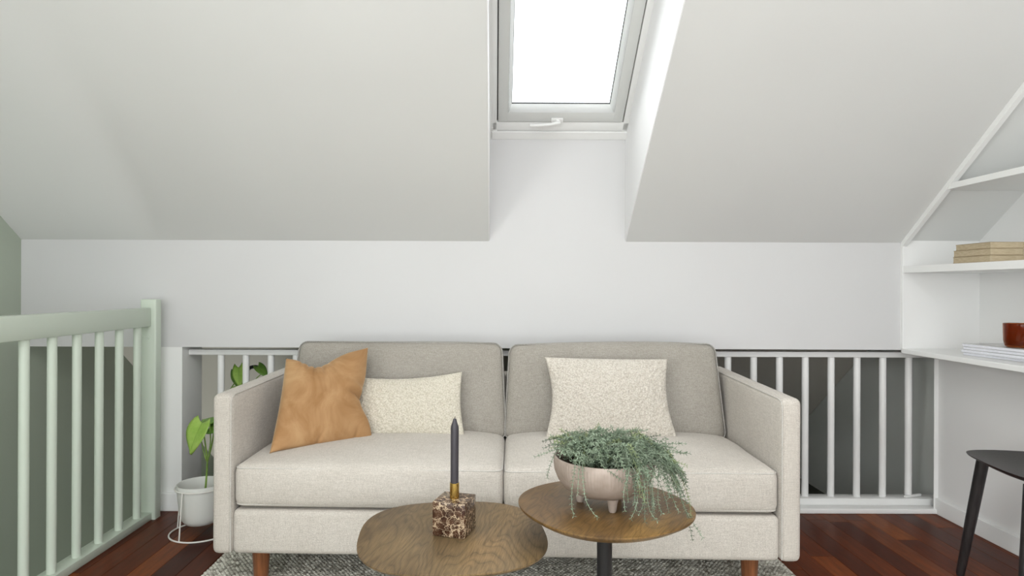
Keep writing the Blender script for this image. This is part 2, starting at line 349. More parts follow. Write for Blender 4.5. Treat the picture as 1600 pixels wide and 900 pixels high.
# rear wall with a wide window
b = bmesh.new()
for x0, x1, z0, z1 in ((XL, -1.7, -2.6, ZC), (1.7, XN, 0, ZC), (-1.7, 1.7, 0, .2), (-1.7, 1.7, 2.2, ZC)): box(b, x0, x1, YR-.1, YR, z0, z1)
struct('wall_rear', b, M['wall'])
w2 = bmesh.new()
for x in (-1.7, -.58, .54, 1.66): box(w2, x, x+.04, YR-.07, YR-.03, .2, 2.2)
for z in (.2, 2.16): box(w2, -1.7, 1.7, YR-.07, YR-.03, z, z+.04)
win2 = struct('window_2', w2, M['gloss']); b = bmesh.new(); box(b, -1.7, 1.7, YR-.055, YR-.05, .2, 2.2); obj('pane', b, M['pane'], win2, False)
w3 = bmesh.new(); box(w3, RL[0], RL[1], RL[2], RL[2]+.04, ZC, ZC+.06); box(w3, RL[0], RL[1], RL[3]-.04, RL[3], ZC, ZC+.06); box(w3, .13, .17, RL[2], RL[3], ZC, ZC+.06)
win3 = struct('window_3', w3, M['gloss']); b = bmesh.new(); box(b, RL[0], RL[1], RL[2], RL[3], ZC+.045, ZC+.05); obj('pane', b, M['pane'], win3, False)
# stairwell and eaves void below floor level
b = bmesh.new(); box(b, -1.56, -1.50, YR, D+.197, -2.6, -.012); box(b, -1.40, -1.34, D+.197, YE, -2.6, -.29); box(b, -1.5, -1.34, D+.14, D+.197, -2.6, -.02); struct('wall_stairwell', b, M['sage'])
b = bmesh.new(); box(b, XL, -1.34, YR, YE, -2.65, -2.6); box(b, -1.40, 2.2, D+.19, YE+.1, -.34, -.29); box(b, XL, -1.3, YE, YE+.05, -2.6, -.2); struct('floor_lower', b, M['dark_floor'])
b = bmesh.new(); box(b, XL, -1.5, YR-.1, YR, -2.6, 0); struct('wall_stair_end', b, M['sage'])
# floor slab and its boards
b = bmesh.new(); box(b, -1.56, XN, YR, D+.03, -.30, -.012); box(b, -1.50, 2.2, D+.03, D+.197, -.30, -.004); floor = struct('floor', b, M['dark_floor'])
bw = .0865; nx = int((XR+1.56)/bw)+1; cache = {}
for i in range(nx):
    x0 = -1.56+i*bw; x1 = min(x0+bw, XR+.01); y = YR-random.random()*1.0
    while y < D:
        L = random.choice((.75, .9, 1.05, 1.3, 1.5)); ya = max(y, YR); yb = min(y+L, D+.02)
        if yb-ya > .02:
            bb = bmesh.new(); box(bb, x0+.0004, x1-.0004, ya+.0004, yb-.0004, -.014, 0, .0008, 1); obj('board', bb, M['board'], floor, False)
        y += L
# ------------------------------------------------------------------ rooflight (window_1)
U = Vector((0, -1, K)).normalized(); Nn = Vector((0, K, 1)).normalized()
RM = Matrix(((1, 0, 0, SX0+.012), (0, U.y, Nn.y, D), (0, U.z, Nn.z, 1.70), (0, 0, 0, 1)))
WL = 1.02; WW = SX1-SX0-.012
b = bmesh.new()     # lining ledge
box(b, 0, WW, 0, .044, -.004, .05, .002, 1, RM); box(b, -.013, .0005, -.01, WL+.05, .002, .09, 0, 1, RM)
win1 = struct('window_1', b, M['gloss'], smooth=True)
b = bmesh.new()
box(b, 0, .024, .040, WL, .0, .07, .003, 2, RM); box(b, WW-.03, WW, .044, WL, .0, .07, .004, 2, RM); box(b, 0, WW, .046, .096, .0, .07, .006, 2, RM); box(b, 0, WW, WL-.05, WL, .0, .07, .004, 2, RM)
obj('outer_frame', b, M['gloss'], win1)
b = bmesh.new()
s0, s1, t0, t1 = .028, WW-.034, .100, WL-.055
box(b, s0, s0+.046, t0, t1, -.006, .06, .005, 2, RM); box(b, s1-.046, s1, t0, t1, -.006, .06, .005, 2, RM)
box(b, s0, s1, t0, t0+.052, -.0055, .06, .005, 2, RM); box(b, s0, s1, t1-.05, t1, -.0055, .06, .005, 2, RM)
sash = obj('sash', b, M['sash'], win1)
b = bmesh.new(); q = .046
def rim(bm, a, bq):      # sloping bead between two rectangles (x0, x1, t0, t1, n)
    R = []
    for (x0, x1, ya_, yb_, n_) in (a, bq): R.append([bm.verts.new(RM @ Vector(p)) for p in ((x0, ya_, n_), (x1, ya_, n_), (x1, yb_, n_), (x0, yb_, n_))])
    for i_ in range(4): bm.faces.new((R[0][i_], R[0][(i_+1) % 4], R[1][(i_+1) % 4], R[1][i_]))
rim(b, (s0+q, s1-q, t0+.0515, t1-.0495, -.005), (s0+q+.016, s1-q-.016, t0+.066, t1-.064, .044))
bmesh.ops.solidify(b, geom=b.faces[:], thickness=-.002)
obj('glazing_bead', b, M['gloss'], sash)
b = bmesh.new(); box(b, s0+q, s1-q, t0+.05, t1-.05, .045, .049, 0, 2, RM); obj('pane', b, M['pane'], sash, False)
b = bmesh.new()
for a in ((s1-q-.0165, s1-q-.0135, t0+.066, t1-.064), (s0+q+.0135, s0+q+.0155, t0+.066, t1-.064), (s0+q+.014, s1-q-.014, t0+.065, t0+.067)): box(b, a[0], a[1], a[2], a[3], .038, .045, 0, 2, RM)
obj('glass_seal', b, M['seal'], sash, False)
b = bmesh.new()
for a in ((.02, s0+.002, .09, WL-.05), (s1-.002, WW-.028, .09, WL-.05), (.02, WW-.028, .092, t0+.002)): box(b, a[0], a[1], a[2], a[3], .012, .03, 0, 2, RM)
obj('frame_seal', b, M['seal'], win1, False)
b = bmesh.new(); box(b, .262, .315, t0+.004, t0+.026, -.016, -.006, .003, 2, RM); hp = obj('handle_plate', b, M['gloss'], win1)
b = bmesh.new(); pts = [RM @ Vector(p) for p in ((.30, t0+.014, -.026), (.282, t0+.014, -.032), (.25, t0+.008, -.034), (.20, t0+.004, -.034), (.168, t0+.003, -.033))]
tube(b, spline(pts, 4), [.007]*17, 10); tube(b, [RM @ Vector((.292, t0+.014, -.008)), RM @ Vector((.292, t0+.014, -.032))], .010, 12); obj('handle', b, M['gloss'], hp)
# ------------------------------------------------------------------ eaves railing in the opening
rl = thing('eaves_railing', 'low white balustrade with round bars closing the eaves opening behind the sofa', 'railing', (.28, 3.0, 0))
b = bmesh.new(); box(b, -1.43, 2.112, 2.978, 3.022, .703, .729, .004); obj('top_rail', b, M['gloss'], rl)
b = bmesh.new(); box(b, -1.43, 2.112, 2.962, 3.03, 0, .052, .003); obj('bottom_rail', b, M['gloss'], rl)
b = bmesh.new(); box(b, -1.43, 2.016, 2.905, 2.961, 0, .024, .005, 3); obj('floor_moulding', b, M['gloss'], rl)
base = None
xs = [(px-775)*.003 for px in (346, 385, 424, 463, 502, 541, 580, 619, 658, 697, 736)]+[(1420-40.35*i-775)*.003 for i in range(0, 17)]
for x in xs:
    if base is None:
        b = bmesh.new(); tube(b, [(0, 0, .05), (0, 0, .706)], .0155, 16); base = obj('baluster', b, M['gloss'], rl, local=True); base.location = (x-.28, 0, 0)
    else: c = base.copy(); COL.objects.link(c); c.location = (x-.28, 0, 0)
b = bmesh.new(); box(b, -.055, .045, -.006, .006, 0, .009, .001, 1); o = obj('wood_offcut', b, M['gloss']); o.location = (1.955, 2.992, .0535); o.rotation_euler = (0, .0, .35)
tag(o, 'small white wood offcut on the sill at the right end of the eaves railing', 'offcut')
# ------------------------------------------------------------------ stair balustrade
bl = thing('stair_balustrade', 'pale sage green balustrade with round bars guarding the stairwell on the left', 'balustrade', (-1.53, 2.82, 0))
def newel(y0):
    b = bmesh.new(); box(b, -1.557, -1.488, y0, y0+.05, -.012, .965, .006, 3); return b
nw = obj('newel_post', newel(2.80), M['pale_sage'], bl)
for y, x in ((2.80, -1.522), (2.80, -1.548)):
    b = bmesh.new(); tube(b, [(x, y+.001, .795), (x, y-.004, .795)], .0055, 12); obj('screw_cap', b, M['pale_sage'], nw)
obj('newel_post', newel(-.95), M['pale_sage'], bl)
b = bmesh.new(); box(b, -1.552, -1.508, -.90, 2.802, .846, .927, .004, 2); obj('top_rail', b, M['pale_sage'], bl)
b = bmesh.new(); box(b, -1.565, -1.502, -.90, 2.802, 0, .032, .003, 2); obj('bottom_rail', b, M['pale_sage'], bl)
base = None
for i in range(28):
    y = 2.732-.1312*i
    if base is None:
        b = bmesh.new(); tube(b, [(0, 0, .03), (0, 0, .85)], .0155, 16); base = obj('baluster', b, M['pale_sage'], bl, local=True)
        base.location = (0, y-2.82, 0)
    else: c = base.copy(); COL.objects.link(c); c.location = (0, y-2.82, 0)
# ------------------------------------------------------------------ desk and shelves
b = bmesh.new(); box(b, XF, XN, .6, D-.001, .730, .752, .002, 1); tag(obj('desk', b, M['gloss']), 'white built-in desktop running along the right wall under the shelves', 'desk')
b = bmesh.new(); prism(b, [(.9, 1.096), (D-.013, 1.096), (D-.013, 1.126), (.9, 1.126)], 0, XF, XN); tag(obj('wall_shelf', b, M['gloss'], smooth=False), 'lower white wall shelf carrying the stack of beige books', 'shelf')
ya = D-(1.4315-ZK)/K-.012; yb = D-(1.455-ZK)/K-.012
b = bmesh.new(); prism(b, [(.9, 1.4315), (ya, 1.4315), (yb, 1.455), (.9, 1.455)], 0, XF, XN); tag(obj('wall_shelf', b, M['gloss'], smooth=False), 'upper white wall shelf running into the sloping ceiling, empty', 'shelf')
# books
def book(name, cx, cy, z, w, l, h, rz, cov, pg, label, group, cat='book', th=.0018):
    t = thing(name, label, cat, (cx, cy, z), rz, group)
    b = bmesh.new(); box(b, -w/2, w/2, -l/2, l/2, 0, th, .0004, 1); box(b, -w/2, w/2, -l/2, l/2, h-th, h, .0004, 1); box(b, w/2-th, w/2, -l/2, l/2, 0, h, .0004, 1); obj('cover', b, cov, t, local=True)
    b = bmesh.new(); box(b, -w/2+.0012, w/2-th, -l/2+.0012, l/2-.0012, th, h-th, .0003, 1); obj('pages', b, pg, t, local=True)
    return t
bz = 1.127
for i, (w, l, h, dx, rz, lab) in enumerate(((.135, .195, .025, .0, .0, 'beige paperback at the bottom of the stack on the lower wall shelf'), (.128, .192, .0255, -.002, .012, 'beige paperback in the middle of the stack on the lower wall shelf'), (.126, .188, .024, .003, -.02, 'beige paperback on top of the stack on the lower wall shelf'))):
    book('paperback', 1.930+dx, 2.512, bz, w, l, h, rz, M['cover'], M['pages'], lab, 'paperbacks on the lower wall shelf'); bz += h+.0004
mz = .7525
for i in range(4):
    lab = 'white magazine, %s of the stack on the desk' % ('bottom one', 'second from the bottom', 'second from the top', 'topmost one, under the amber cup')[i]
    book('magazine', 2.045+(.003, -.004, .002, 0)[i], 2.505+(.0, .003, -.002, .002)[i], mz, .215, .29, .0115, .12+(.01, -.015, .01, 0)[i], M['magcover'], M['magpages'], lab, 'magazines stacked on the desk', 'magazine', .0008); mz += .0118
b = bmesh.new(); lathe(b, [(0, .004), (.04, .004), (.047, .009), (.052, .03), (.0535, .094), (.0525, .0955), (.050, .094), (.0485, .03), (.042, .012), (0, .010)], (0, 0, 0), 48)
o = obj('glass_cup', b, M['amber']); o.location = (2.015, 2.46, mz-.0035); tag(o, 'amber glass cup standing on the magazine stack', 'cup')
# ------------------------------------------------------------------ rug
rg = thing('rug', 'chunky woven grey and cream wool rug under the sofa and tables', 'rug', (.02, 1.08, 0))
rx0, rx1, ry0, ry1 = -1.03, 1.066, -.55, 2.72  # unseen rug length behind the camera is added to bounce light up low
b = bmesh.new(); box(b, rx0, rx1, ry0, ry1, .0005, .007, .002, 1); obj('backing', b, M['rug'], rg)
vs, fs = [], []; j = 0; y = ry0+.006
ov = [(1, 0, 0), (.5, .87, 0), (-.5, .87, 0), (-1, 0, 0), (-.5, -.87, 0), (.5, -.87, 0)]
while y < ry1-.004:
    x = rx0+.008+(.0075 if j % 2 else 0)
    while x < rx1-.005:
        a = random.uniform(-.5, .5); ca, sa = math.cos(a), math.sin(a); hx = .0088*random.uniform(.85, 1.15); hy = .0062; hz = random.uniform(.0035, .0065); n0 = len(vs)
        for (u, w, _) in ov: vs.append((x+ca*u*hx-sa*w*hy, y+sa*u*hx+ca*w*hy, .0065))
        for (u, w, _) in ov: vs.append((x+.62*(ca*u*hx-sa*w*hy), y+.62*(sa*u*hx+ca*w*hy), .0065+hz*.85))
        vs.append((x, y, .0065+hz))
        for q in range(6): fs.append((n0+q, n0+(q+1) % 6, n0+6+(q+1) % 6, n0+6+q)); fs.append((n0+6+q, n0+6+(q+1) % 6, n0+12))
        x += .0155
    y += .0108; j += 1
obj('pile', (vs, fs), M['rug'], rg, kind='stuff', angle=2.0)
# ------------------------------------------------------------------ sofa
SR = -.0254
sofa = thing('sofa', 'oatmeal linen two-seat sofa with darker back cushions against the far wall', 'sofa', (.0265, 2.0855, 0), SR)
HW = .963; AW = .068; ZB = .136; AT = .666
for s in (-1, 1):
    w = AW; cx = s*(HW-AW/2)
    def fa(p, s=s): return Vector((0, 0, .012*((p.y+.395)/.79)))if p.z > 0 else Vector((0, 0, 0))
    bm = softbox(w, .79, AT-ZB, .021, fa, .05); bm.transform(Matrix.Translation((cx, .395, (AT+ZB)/2))); arm = obj('arm', bm, M['linen'], sofa, local=True, angle=1.2)
    b = bmesh.new(); xi = s*(HW-AW+.004); xo = s*(HW-.004); zt_ = AT-.006
    pts = [(xi, .0015, ZB+.01), (xi, .0015, AT-.03), (xi, .010, AT-.012), (xi, .03, AT-.005), (xi, .4, AT+.0005), (xi, .78, AT+.006)]
    tube(b, pts, .0022, 6); obj('seam', b, M['seam'], arm, local=True)
bm = softbox(2*(HW-AW), .085, .50, .022, None, .06); bm.transform(Matrix.Translation((0, .745, .40))); obj('back_frame', bm, M['linen'], sofa, local=True, angle=1.2)
bm = softbox(2*(HW-AW)+.004, .70, .148, .02, None, .06); bm.transform(Matrix.Translation((0, .355, ZB+.074))); obj('base', bm, M['linen'], sofa, local=True, angle=1.2)
CW = .893
for s in (-1, 1):
    w, d, h = CW, .70, .142
    def fs_(p, s=s, w=w, d=d):
        u = p.x/(w/2); v = p.y/(d/2); e = (1-min(1, abs(u))**4)*(1-min(1, abs(v))**3)
        z = 0
        if p.z > 0: z = .030*e - .03*max(0, v)*(1-.3*abs(u)) + .004*noise.noise(Vector((p.x*5+s*9, p.y*5, 0)))
        fy = -.012*(1-abs(u)**3)*(1-abs(p.z)/(h*.6)) if p.y < 0 and abs(p.z) < h*.6 and v < -.9 else 0
        return Vector((0, fy, z))
    bm = softbox(w, d, h, .030, fs_, .035); bm.transform(Matrix.Translation((s*w/2, .352, .290+h/2)))
    sc = obj('seat_cushion', bm, M['linen'], sofa, local=True, angle=1.5)
    for zz in (.290+h-.012, .290+.012):
        b = bmesh.new(); pts = []
        for (cx_, cy_, a0) in ((w/2-.03, -d/2+.03, -90), (w/2-.03, d/2-.03, 0), (-w/2+.03, d/2-.03, 90), (-w/2+.03, -d/2+.03, 180)):
            for q in range(5):
                a = math.radians(a0+q*22.5); rr = .0255; px_, py_ = cx_+rr*math.cos(a), cy_+rr*math.sin(a); off = fs_(Vector((px_, py_, .05 if zz > .35 else -.05)))
                pts.append((s*w/2+px_, .352+py_+(0), zz+off.z))
        # denser along the front
        tube(b, pts, .0024, 6, closed=True); obj('piping', b, M['seam'], sc, local=True)
for s in (-1, 1):
    w, h, th = .876, .40, .15
    def fb(p, s=s, w=w, h=h, th=th):
        u = p.x/(w/2); v = p.z/(h/2); e = (1-min(1, abs(u))**4)*(1-min(1, abs(v))**4)
        y = (-.022 if p.y < 0 else .01)*e + .004*noise.noise(Vector((p.x*6+s*4, p.z*6, 1)))*(1 if p.y < 0 else 0)
        zz = .003*math.sin(u*2.3+s)*(1 if p.z > 0 else 0)
        dx = (-.5*s*.0)+(.012*u*(-v))
        return Vector((dx, y, zz+(-.008*abs(u)**3 if p.z > 0 else 0)))
    Lm = Matrix.Translation((s*(w/2+.002), .600, .592)) @ Matrix.Rotation(-.19, 4, 'X') @ Matrix.Rotation(-s*.006, 4, 'Y')
    bm = softbox(w, th, h, .038, fb, .03); bm.transform(Lm); bc = obj('back_cushion', bm, M['linen_darker'], sofa, local=True, angle=1.5, label='darker linen back cushion')
    b = bmesh.new(); pts = []
    for (cx_, cz_, a0) in ((w/2-.038, -h/2+.038, -90), (w/2-.038, h/2-.038, 0), (-w/2+.038, h/2-.038, 90), (-w/2+.038, -h/2+.038, 180)):
        for q in range(6):
            a = math.radians(a0+q*18); pp = Vector((cx_+.034*math.cos(a), -th/2+.012, cz_+.034*math.sin(a))); pts.append(Lm @ (pp+fb(pp)))
    pts2 = []
    for q in range(len(pts)):
        pts2 += [pts[q].lerp(pts[(q+1) % len(pts)], t) for t in ((0, .25, .5, .75) if (pts[q]-pts[(q+1) % len(pts)]).length > .1 else (0,))]
    tube(b, pts2, .0026, 6, closed=True); obj('piping', b, M['seam_darker'], bc, local=True)
inv = wm(sofa).inverted()
for px in (408, 1171):
    w_ = P(px, 880, 2.19 if px < 700 else 2.15); l = inv @ w_
    for yy in (l.y, .68):
        b = bmesh.new(); lathe(b, [(0, 0), (.021, 0), (.023, .003), (.031, .145), (0, .145)], (0, 0, 0), 24); o = obj('leg', b, M['legwood'], sofa, local=True, angle=.8); o.location = (l.x, yy, .0105)
# ------------------------------------------------------------------ throw pillows
def pillow(BL, BR, TR, TL, thick, n, m, edge, fn=None, back=.8, ex=.5):
    BL, BR, TR, TL = map(Vector, (BL, BR, TR, TL)); nr = (BR-BL).cross(TL-BL).normalized()
    if nr.y > 0: nr = -nr
    def pos(u, v, side):
        p = BL*(1-u)*(1-v)+BR*u*(1-v)+TR*u*v+TL*(1-u)*v
        Ud = ((BR-BL)*(1-v)+(TR-TL)*v).normalized(); Vd = ((TL-BL)*(1-u)+(TR-BR)*u).normalized()
        p = p-Vd*edge['t'](u)*v**3+Vd*edge['b'](u)*(1-v)**3-Ud*edge['r'](v)*u**3+Ud*edge['l'](v)*(1-u)**3
        prof = ((4*u*(1-u))**ex)*((4*v*(1-v))**ex)
        o = thick/2*prof*(1 if side > 0 else -back)
        if fn and side > 0: o += fn(u, v, p)*min(1, prof*4+.25)
        return p+nr*o
    bm = bmesh.new(); F = [[bm.verts.new(pos(i/n, j/m, 1)) for j in range(m+1)] for i in range(n+1)]
    n2, m2 = n, m
    Bk = [[F[i][j] if i in (0, n) or j in (0, m) else bm.verts.new(pos(i/n, j/m, -1)) for j in range(m+1)] for i in range(n+1)]
    for i in range(n):
        for j in range(m):
            bm.faces.new((F[i][j], F[i+1][j], F[i+1][j+1], F[i][j+1])); bm.faces.new((Bk[i][j], Bk[i][j+1], Bk[i+1][j+1], Bk[i+1][j]))
    return bm
g = lambda x, c, w: math.exp(-((x-c)/w)**2)
edgeV = {'t': lambda u: .018*math.sin(PI*u)+.042*g(u, .36, .22), 'b': lambda u: .012*math.sin(PI*u)**.5, 'r': lambda v: .016*math.sin(PI*v)+.028*g(v, .42, .18), 'l': lambda v: .006*math.sin(PI*v)}
def fv(u, v, p):
    o = 0
    s = (v-.44)-(u-1)*-.28                      # crease running in from the right edge
    o -= .028*g(s, 0, .020)*max(0, (u-.70)/.30)
    o += .016*g(s, .055, .04)*max(0, (u-.60)/.4)
    for c, sl_, a in ((.28, .35, .010), (.35, .15, .012), (.42, -.12, .011), (.20, .5, .007), (.50, -.35, .007)):
        o -= a*g((u-c)-(v-1)*sl_, 0, .016)*max(0, (v-.68)/.32)
    for c, sl_, a in ((.42, .5, .010), (.80, .3, .008)):
        o -= a*g((u-c)-v*sl_, 0, .02)*max(0, (.16-v)/.16)
    o += .009*noise.noise(Vector((u*3.1, v*3.1, 5)))+.0025*noise.noise(Vector((u*11, v*11, 9)))
    return o
pv = thing('throw_pillow', 'camel tan velvet square throw pillow leaning in the left corner of the sofa', 'pillow', P(500, 700, 2.36))
obj('cushion', pillow(P(421, 709, 2.22), P(583, 691, 2.42), P(575, 543, 2.56), P(447, 559, 2.44), .135, 90, 90, edgeV, fv, .55), M['velvet'], pv, angle=3)
def boucle_fn(sc, a):
    def f(u, v, p):
        dd = noise.voronoi(Vector((p.x, p.z, 0))*sc)[0][0]; d2 = noise.noise(p*40)
        return a*(.55-min(1, dd))*1.6+.003*d2
    return f
edgeL = {'t': lambda u: .020*math.sin(PI*u), 'b': lambda u: .0, 'r': lambda v: .012*math.sin(PI*v), 'l': lambda v: .01*math.sin(PI*v)}
pl = thing('throw_pillow', 'cream boucle lumbar pillow partly behind the tan velvet one', 'pillow', P(640, 690, 2.5))
obj('cushion', pillow(P(548, 682, 2.475), P(727, 686, 2.475), P(722, 581, 2.565), P(545, 588, 2.565), .11, 170, 110, edgeL, boucle_fn(150, .0036), .4), M['boucleA'], pl, angle=3)
edgeR = {'t': lambda u: .004*math.sin(PI*u), 'b': lambda u: .0, 'r': lambda v: .022*math.sin(PI*v), 'l': lambda v: .028*math.sin(PI*v)}
pr = thing('throw_pillow', 'ivory boucle pillow standing alone at the right back cushion', 'pillow', P(955, 690, 2.45))
obj('cushion', pillow(P(852, 685, 2.43), P(1059, 687, 2.43), P(1043, 561, 2.535), P(851, 558, 2.535), .12, 190, 130, edgeR, boucle_fn(130, .0042), .4), M['boucleB'], pr, angle=3)
# ------------------------------------------------------------------ coffee tables
def table(name, label, cx, cy, z, a, bx_, ex, rz, top, pole_r):
    t = thing(name, label, 'coffee table', (cx, cy, 0), rz)
    bm = bmesh.new(); n = 96; rings = []
    for (sc, zz) in ((0, z), (.5, z), (.97, z), (1.0, z-.0012), (1.0, z-.005), (.985, z-.010), (.90, z-.022), (0, z-.022)):
        if sc == 0: rings.append([bm.verts.new((0, 0, zz))]); continue
        R = []
        for k_ in range(n):
            th = 2*PI*k_/n; c, s = math.cos(th), math.sin(th); r = (abs(c/a)**ex+abs(s/bx_)**ex)**(-1/ex)
            q = r*sc if sc > .6 else r*sc
            R.append(bm.verts.new((q*c, q*s, zz)))
        rings.append(R)
    for A, B in zip(rings, rings[1:]):
        for k_ in range(n):
            f = [A[k_ % len(A)]]
            for q in (A[(k_+1) % len(A)], B[(k_+1) % len(B)], B[k_ % len(B)]):
                if q not in f: f.append(q)
            bm.faces.new(f)
    obj('tabletop', bm, top, t, local=True, angle=.5)
    b = bmesh.new(); lathe(b, [(0, .03), (pole_r, .03), (pole_r, z-.022), (0, z-.022)], (0, 0, 0), 32); lathe(b, [(0, z-.028), (.07, z-.028), (.07, z-.0225), (0, z-.0225)], (0, 0, 0), 32); obj('pole', b, M['blackmetal'], t, local=True)
    b = bmesh.new(); lathe(b, [(0, .0125), (.15, .0125), (.155, .015), (.155, .019), (.15, .022), (.03, .030), (0, .030)], (0, 0, 0), 48); obj('base', b, M['blackmetal'], t, local=True)
    return t
table('coffee_table', 'lower coffee table with rounded square smoked oak top, carrying the candle holder', -.116, 1.752, .35, .253, .256, 2.75, .10, M['oakA'], .02)
table('coffee_table', 'taller coffee table with rounded oak top on a black pole, carrying the plant bowl', .290, 1.694, .45, .220, .224, 2.25, .5, M['oakB'], .02)
# candle holder and candle
CR = -.285
ch = thing('candle_holder', 'brown veined marble cube candle holder with a brass socket on the lower table', 'candle holder', (-.112, 1.761, .3505), CR)
b = bmesh.new(); box(b, -.0465, .0465, -.0465, .0465, 0, .092, .0018, 2); obj('marble_block', b, M['marble'], ch, local=True, smooth=True)
b = bmesh.new(); lathe(b, [(0, .092), (.0128, .092), (.0130, .0925), (.0130, .1335), (.0124, .134), (.0116, .134), (.0114, .100), (0, .100)], (0, 0, 0), 32); obj('socket', b, M['brass'], ch, local=True, angle=.8)
cd = thing('candle', 'tall charcoal dinner candle in the brass socket', 'candle', (-.112, 1.761, .4510))
b = bmesh.new(); lathe(b, [(0, 0), (.0110, 0), (.0112, .01), (.0113, .183), (.0108, .188), (.0070, .198), (.0052, .205), (.0042, .2085), (0, .2100)], (0, 0, 0), 28); obj('wax', b, M['wax'], cd, local=True, angle=.9)
b = bmesh.new(); tube(b, [(0, 0, .209), (.0005, 0, .2125), (.0012, 0, .2145)], .0011, 6); obj('wick', b, M['black'], cd, local=True)
# ------------------------------------------------------------------ bowl with trailing plant
BX, BY, BZ = .286, 1.69, .4505
bo = thing('footed_bowl', 'taupe ceramic footed planter bowl with a ribbed rim on the taller table', 'bowl', (BX, BY, BZ))
RB = .131; prof = [(0, .030), (.045, .030), (.080, .036), (.105, .050), (.121, .070), (.129, .092), (.131, .112), (.1305, .127), (.129, .1285), (.1255, .1285), (.124, .126), (.123, .100), (.110, .066), (0, .050)]
rib = lambda u, z: (.0007*math.cos(u*2*PI*90)*max(0, min(1, (z-.068)/.02))) if z < .127 else 0
b = bmesh.new(); lathe(b, prof, (0, 0, 0), 360, rib); obj('body', b, M['taupe'], bo, local=True, angle=1)
for a in (-78, 42, 162):
    x, y = .062*math.cos(math.radians(a)), .062*math.sin(math.radians(a))
    b = bmesh.new(); lathe(b, [(0, 0), (.0075, 0), (.0095, .003), (.0125, .022), (.0155, .034), (0, .038)], (x, y, 0), 20); obj('foot', b, M['taupe'], bo, local=True)
b = bmesh.new(); lathe(b, [(0, .112), (.06, .111), (.1225, .108)], (0, 0, 0), 32); obj('soil', b, M['soil'], bo, local=True)
pt = thing('trailing_plant', 'trailing grey-green string succulent spilling over the right of the taupe bowl', 'plant', (BX, BY, BZ+.108))
def strand(ctrl, m_, step=.0068, ls=.0105):
    pts = spline(ctrl, 10); out = [pts[0]]; acc = 0
    for a_, b_ in zip(pts, pts[1:]):
        acc += (b_-a_).length
        if acc >= step: out.append(b_); acc = 0
    if len(out) < 4: return
    bm = bmesh.new(); N = len(out); tube(bm, out, [.0011*(1-.4*i/N) for i in range(N)], 4)
    ph = random.random()*6
    for i in range(1, N):
        t = (out[i]-out[i-1]).normalized(); u = t.orthogonal().normalized(); w = t.cross(u)
        for k_ in range(3):
            a = ph+i*1.25+k_*2.1; rd = u*math.cos(a)+w*math.sin(a); L = ls*random.uniform(.7, 1.2)*(1-.25*i/N)
            d = (rd*.95+t*.6+Vector((0, 0, .15))).normalized(); sd = d.cross(rd).normalized()*L*.21; p = out[i]; up = d.cross(sd).normalized()*L*.10
            v0 = bm.verts.new(p); v1 = bm.verts.new(p+d*L*.45+sd); v2 = bm.verts.new(p+d*L); v3 = bm.verts.new(p+d*L*.45-sd); v4 = bm.verts.new(p+d*L*.45+up); v5 = bm.verts.new(p+d*L*.45-up)
            for f in ((v0, v1, v4), (v1, v2, v4), (v2, v3, v4), (v3, v0, v4), (v0, v5, v1), (v1, v5, v2), (v2, v5, v3), (v3, v5, v0)): bm.faces.new(f)
    obj('stem', bm, m_, pt, smooth=False)
C0 = Vector((BX, BY, BZ))
def cyl(r, a, z): return Vector((BX+r*math.cos(math.radians(a)), BY+r*math.sin(math.radians(a)), BZ+z))
rnd = random.Random(21)
def mat_pick(q=0):
    x = rnd.random(); return M['trail'] if x < .6-q else (M['trail2'] if x < .9-q else M['trail3'])
for i in range(190):     # mound over the bowl, spilling a little past the rim
    a = rnd.uniform(-180, 180); r0 = .10*math.sqrt(rnd.random()); bias = .5+.5*math.cos(math.radians(a+15))
    reach = rnd.uniform(.045, .11)+.06*bias*rnd.random(); a2 = a+rnd.uniform(-60, 60); h = .150+.05*rnd.random()*(1-r0/.14)
    s0_ = cyl(r0, rnd.uniform(-180, 180), .110); e = Vector((s0_.x+reach*math.cos(math.radians(a2)), s0_.y+reach*math.sin(math.radians(a2)), 0))
    rad = math.hypot(e.x-BX, e.y-BY); e.z = BZ+(.150+rnd.uniform(-.012, .03) if rad > .115 else .155+rnd.uniform(-.02, .03))
    mid = s0_.lerp(e, .45); mid.z = BZ+h; strand([s0_, s0_.lerp(mid, .5)+Vector((0, 0, .02)), mid, e], mat_pick())
for i in range(74):      # hanging over front right
    a = rnd.uniform(-82, 22); a2 = a+rnd.uniform(-14, 14); z_end = rnd.uniform(.012, .10) if rnd.random() < .6 else rnd.uniform(.06, .13); out_ = rnd.uniform(.142, .168)
    far = rnd.uniform(.15, .19)+.03*math.cos(math.radians(a))
    strand([cyl(rnd.uniform(.02, .08), a+rnd.uniform(-40, 40), .112), cyl(.10, a, .155+rnd.uniform(0, .03)), cyl(out_, (a+a2)/2, .130+rnd.uniform(0, .015)), cyl((out_+far)/2+.004, a2, (.12+z_end)/2+.01), cyl(far, a2, z_end)], mat_pick(.05))
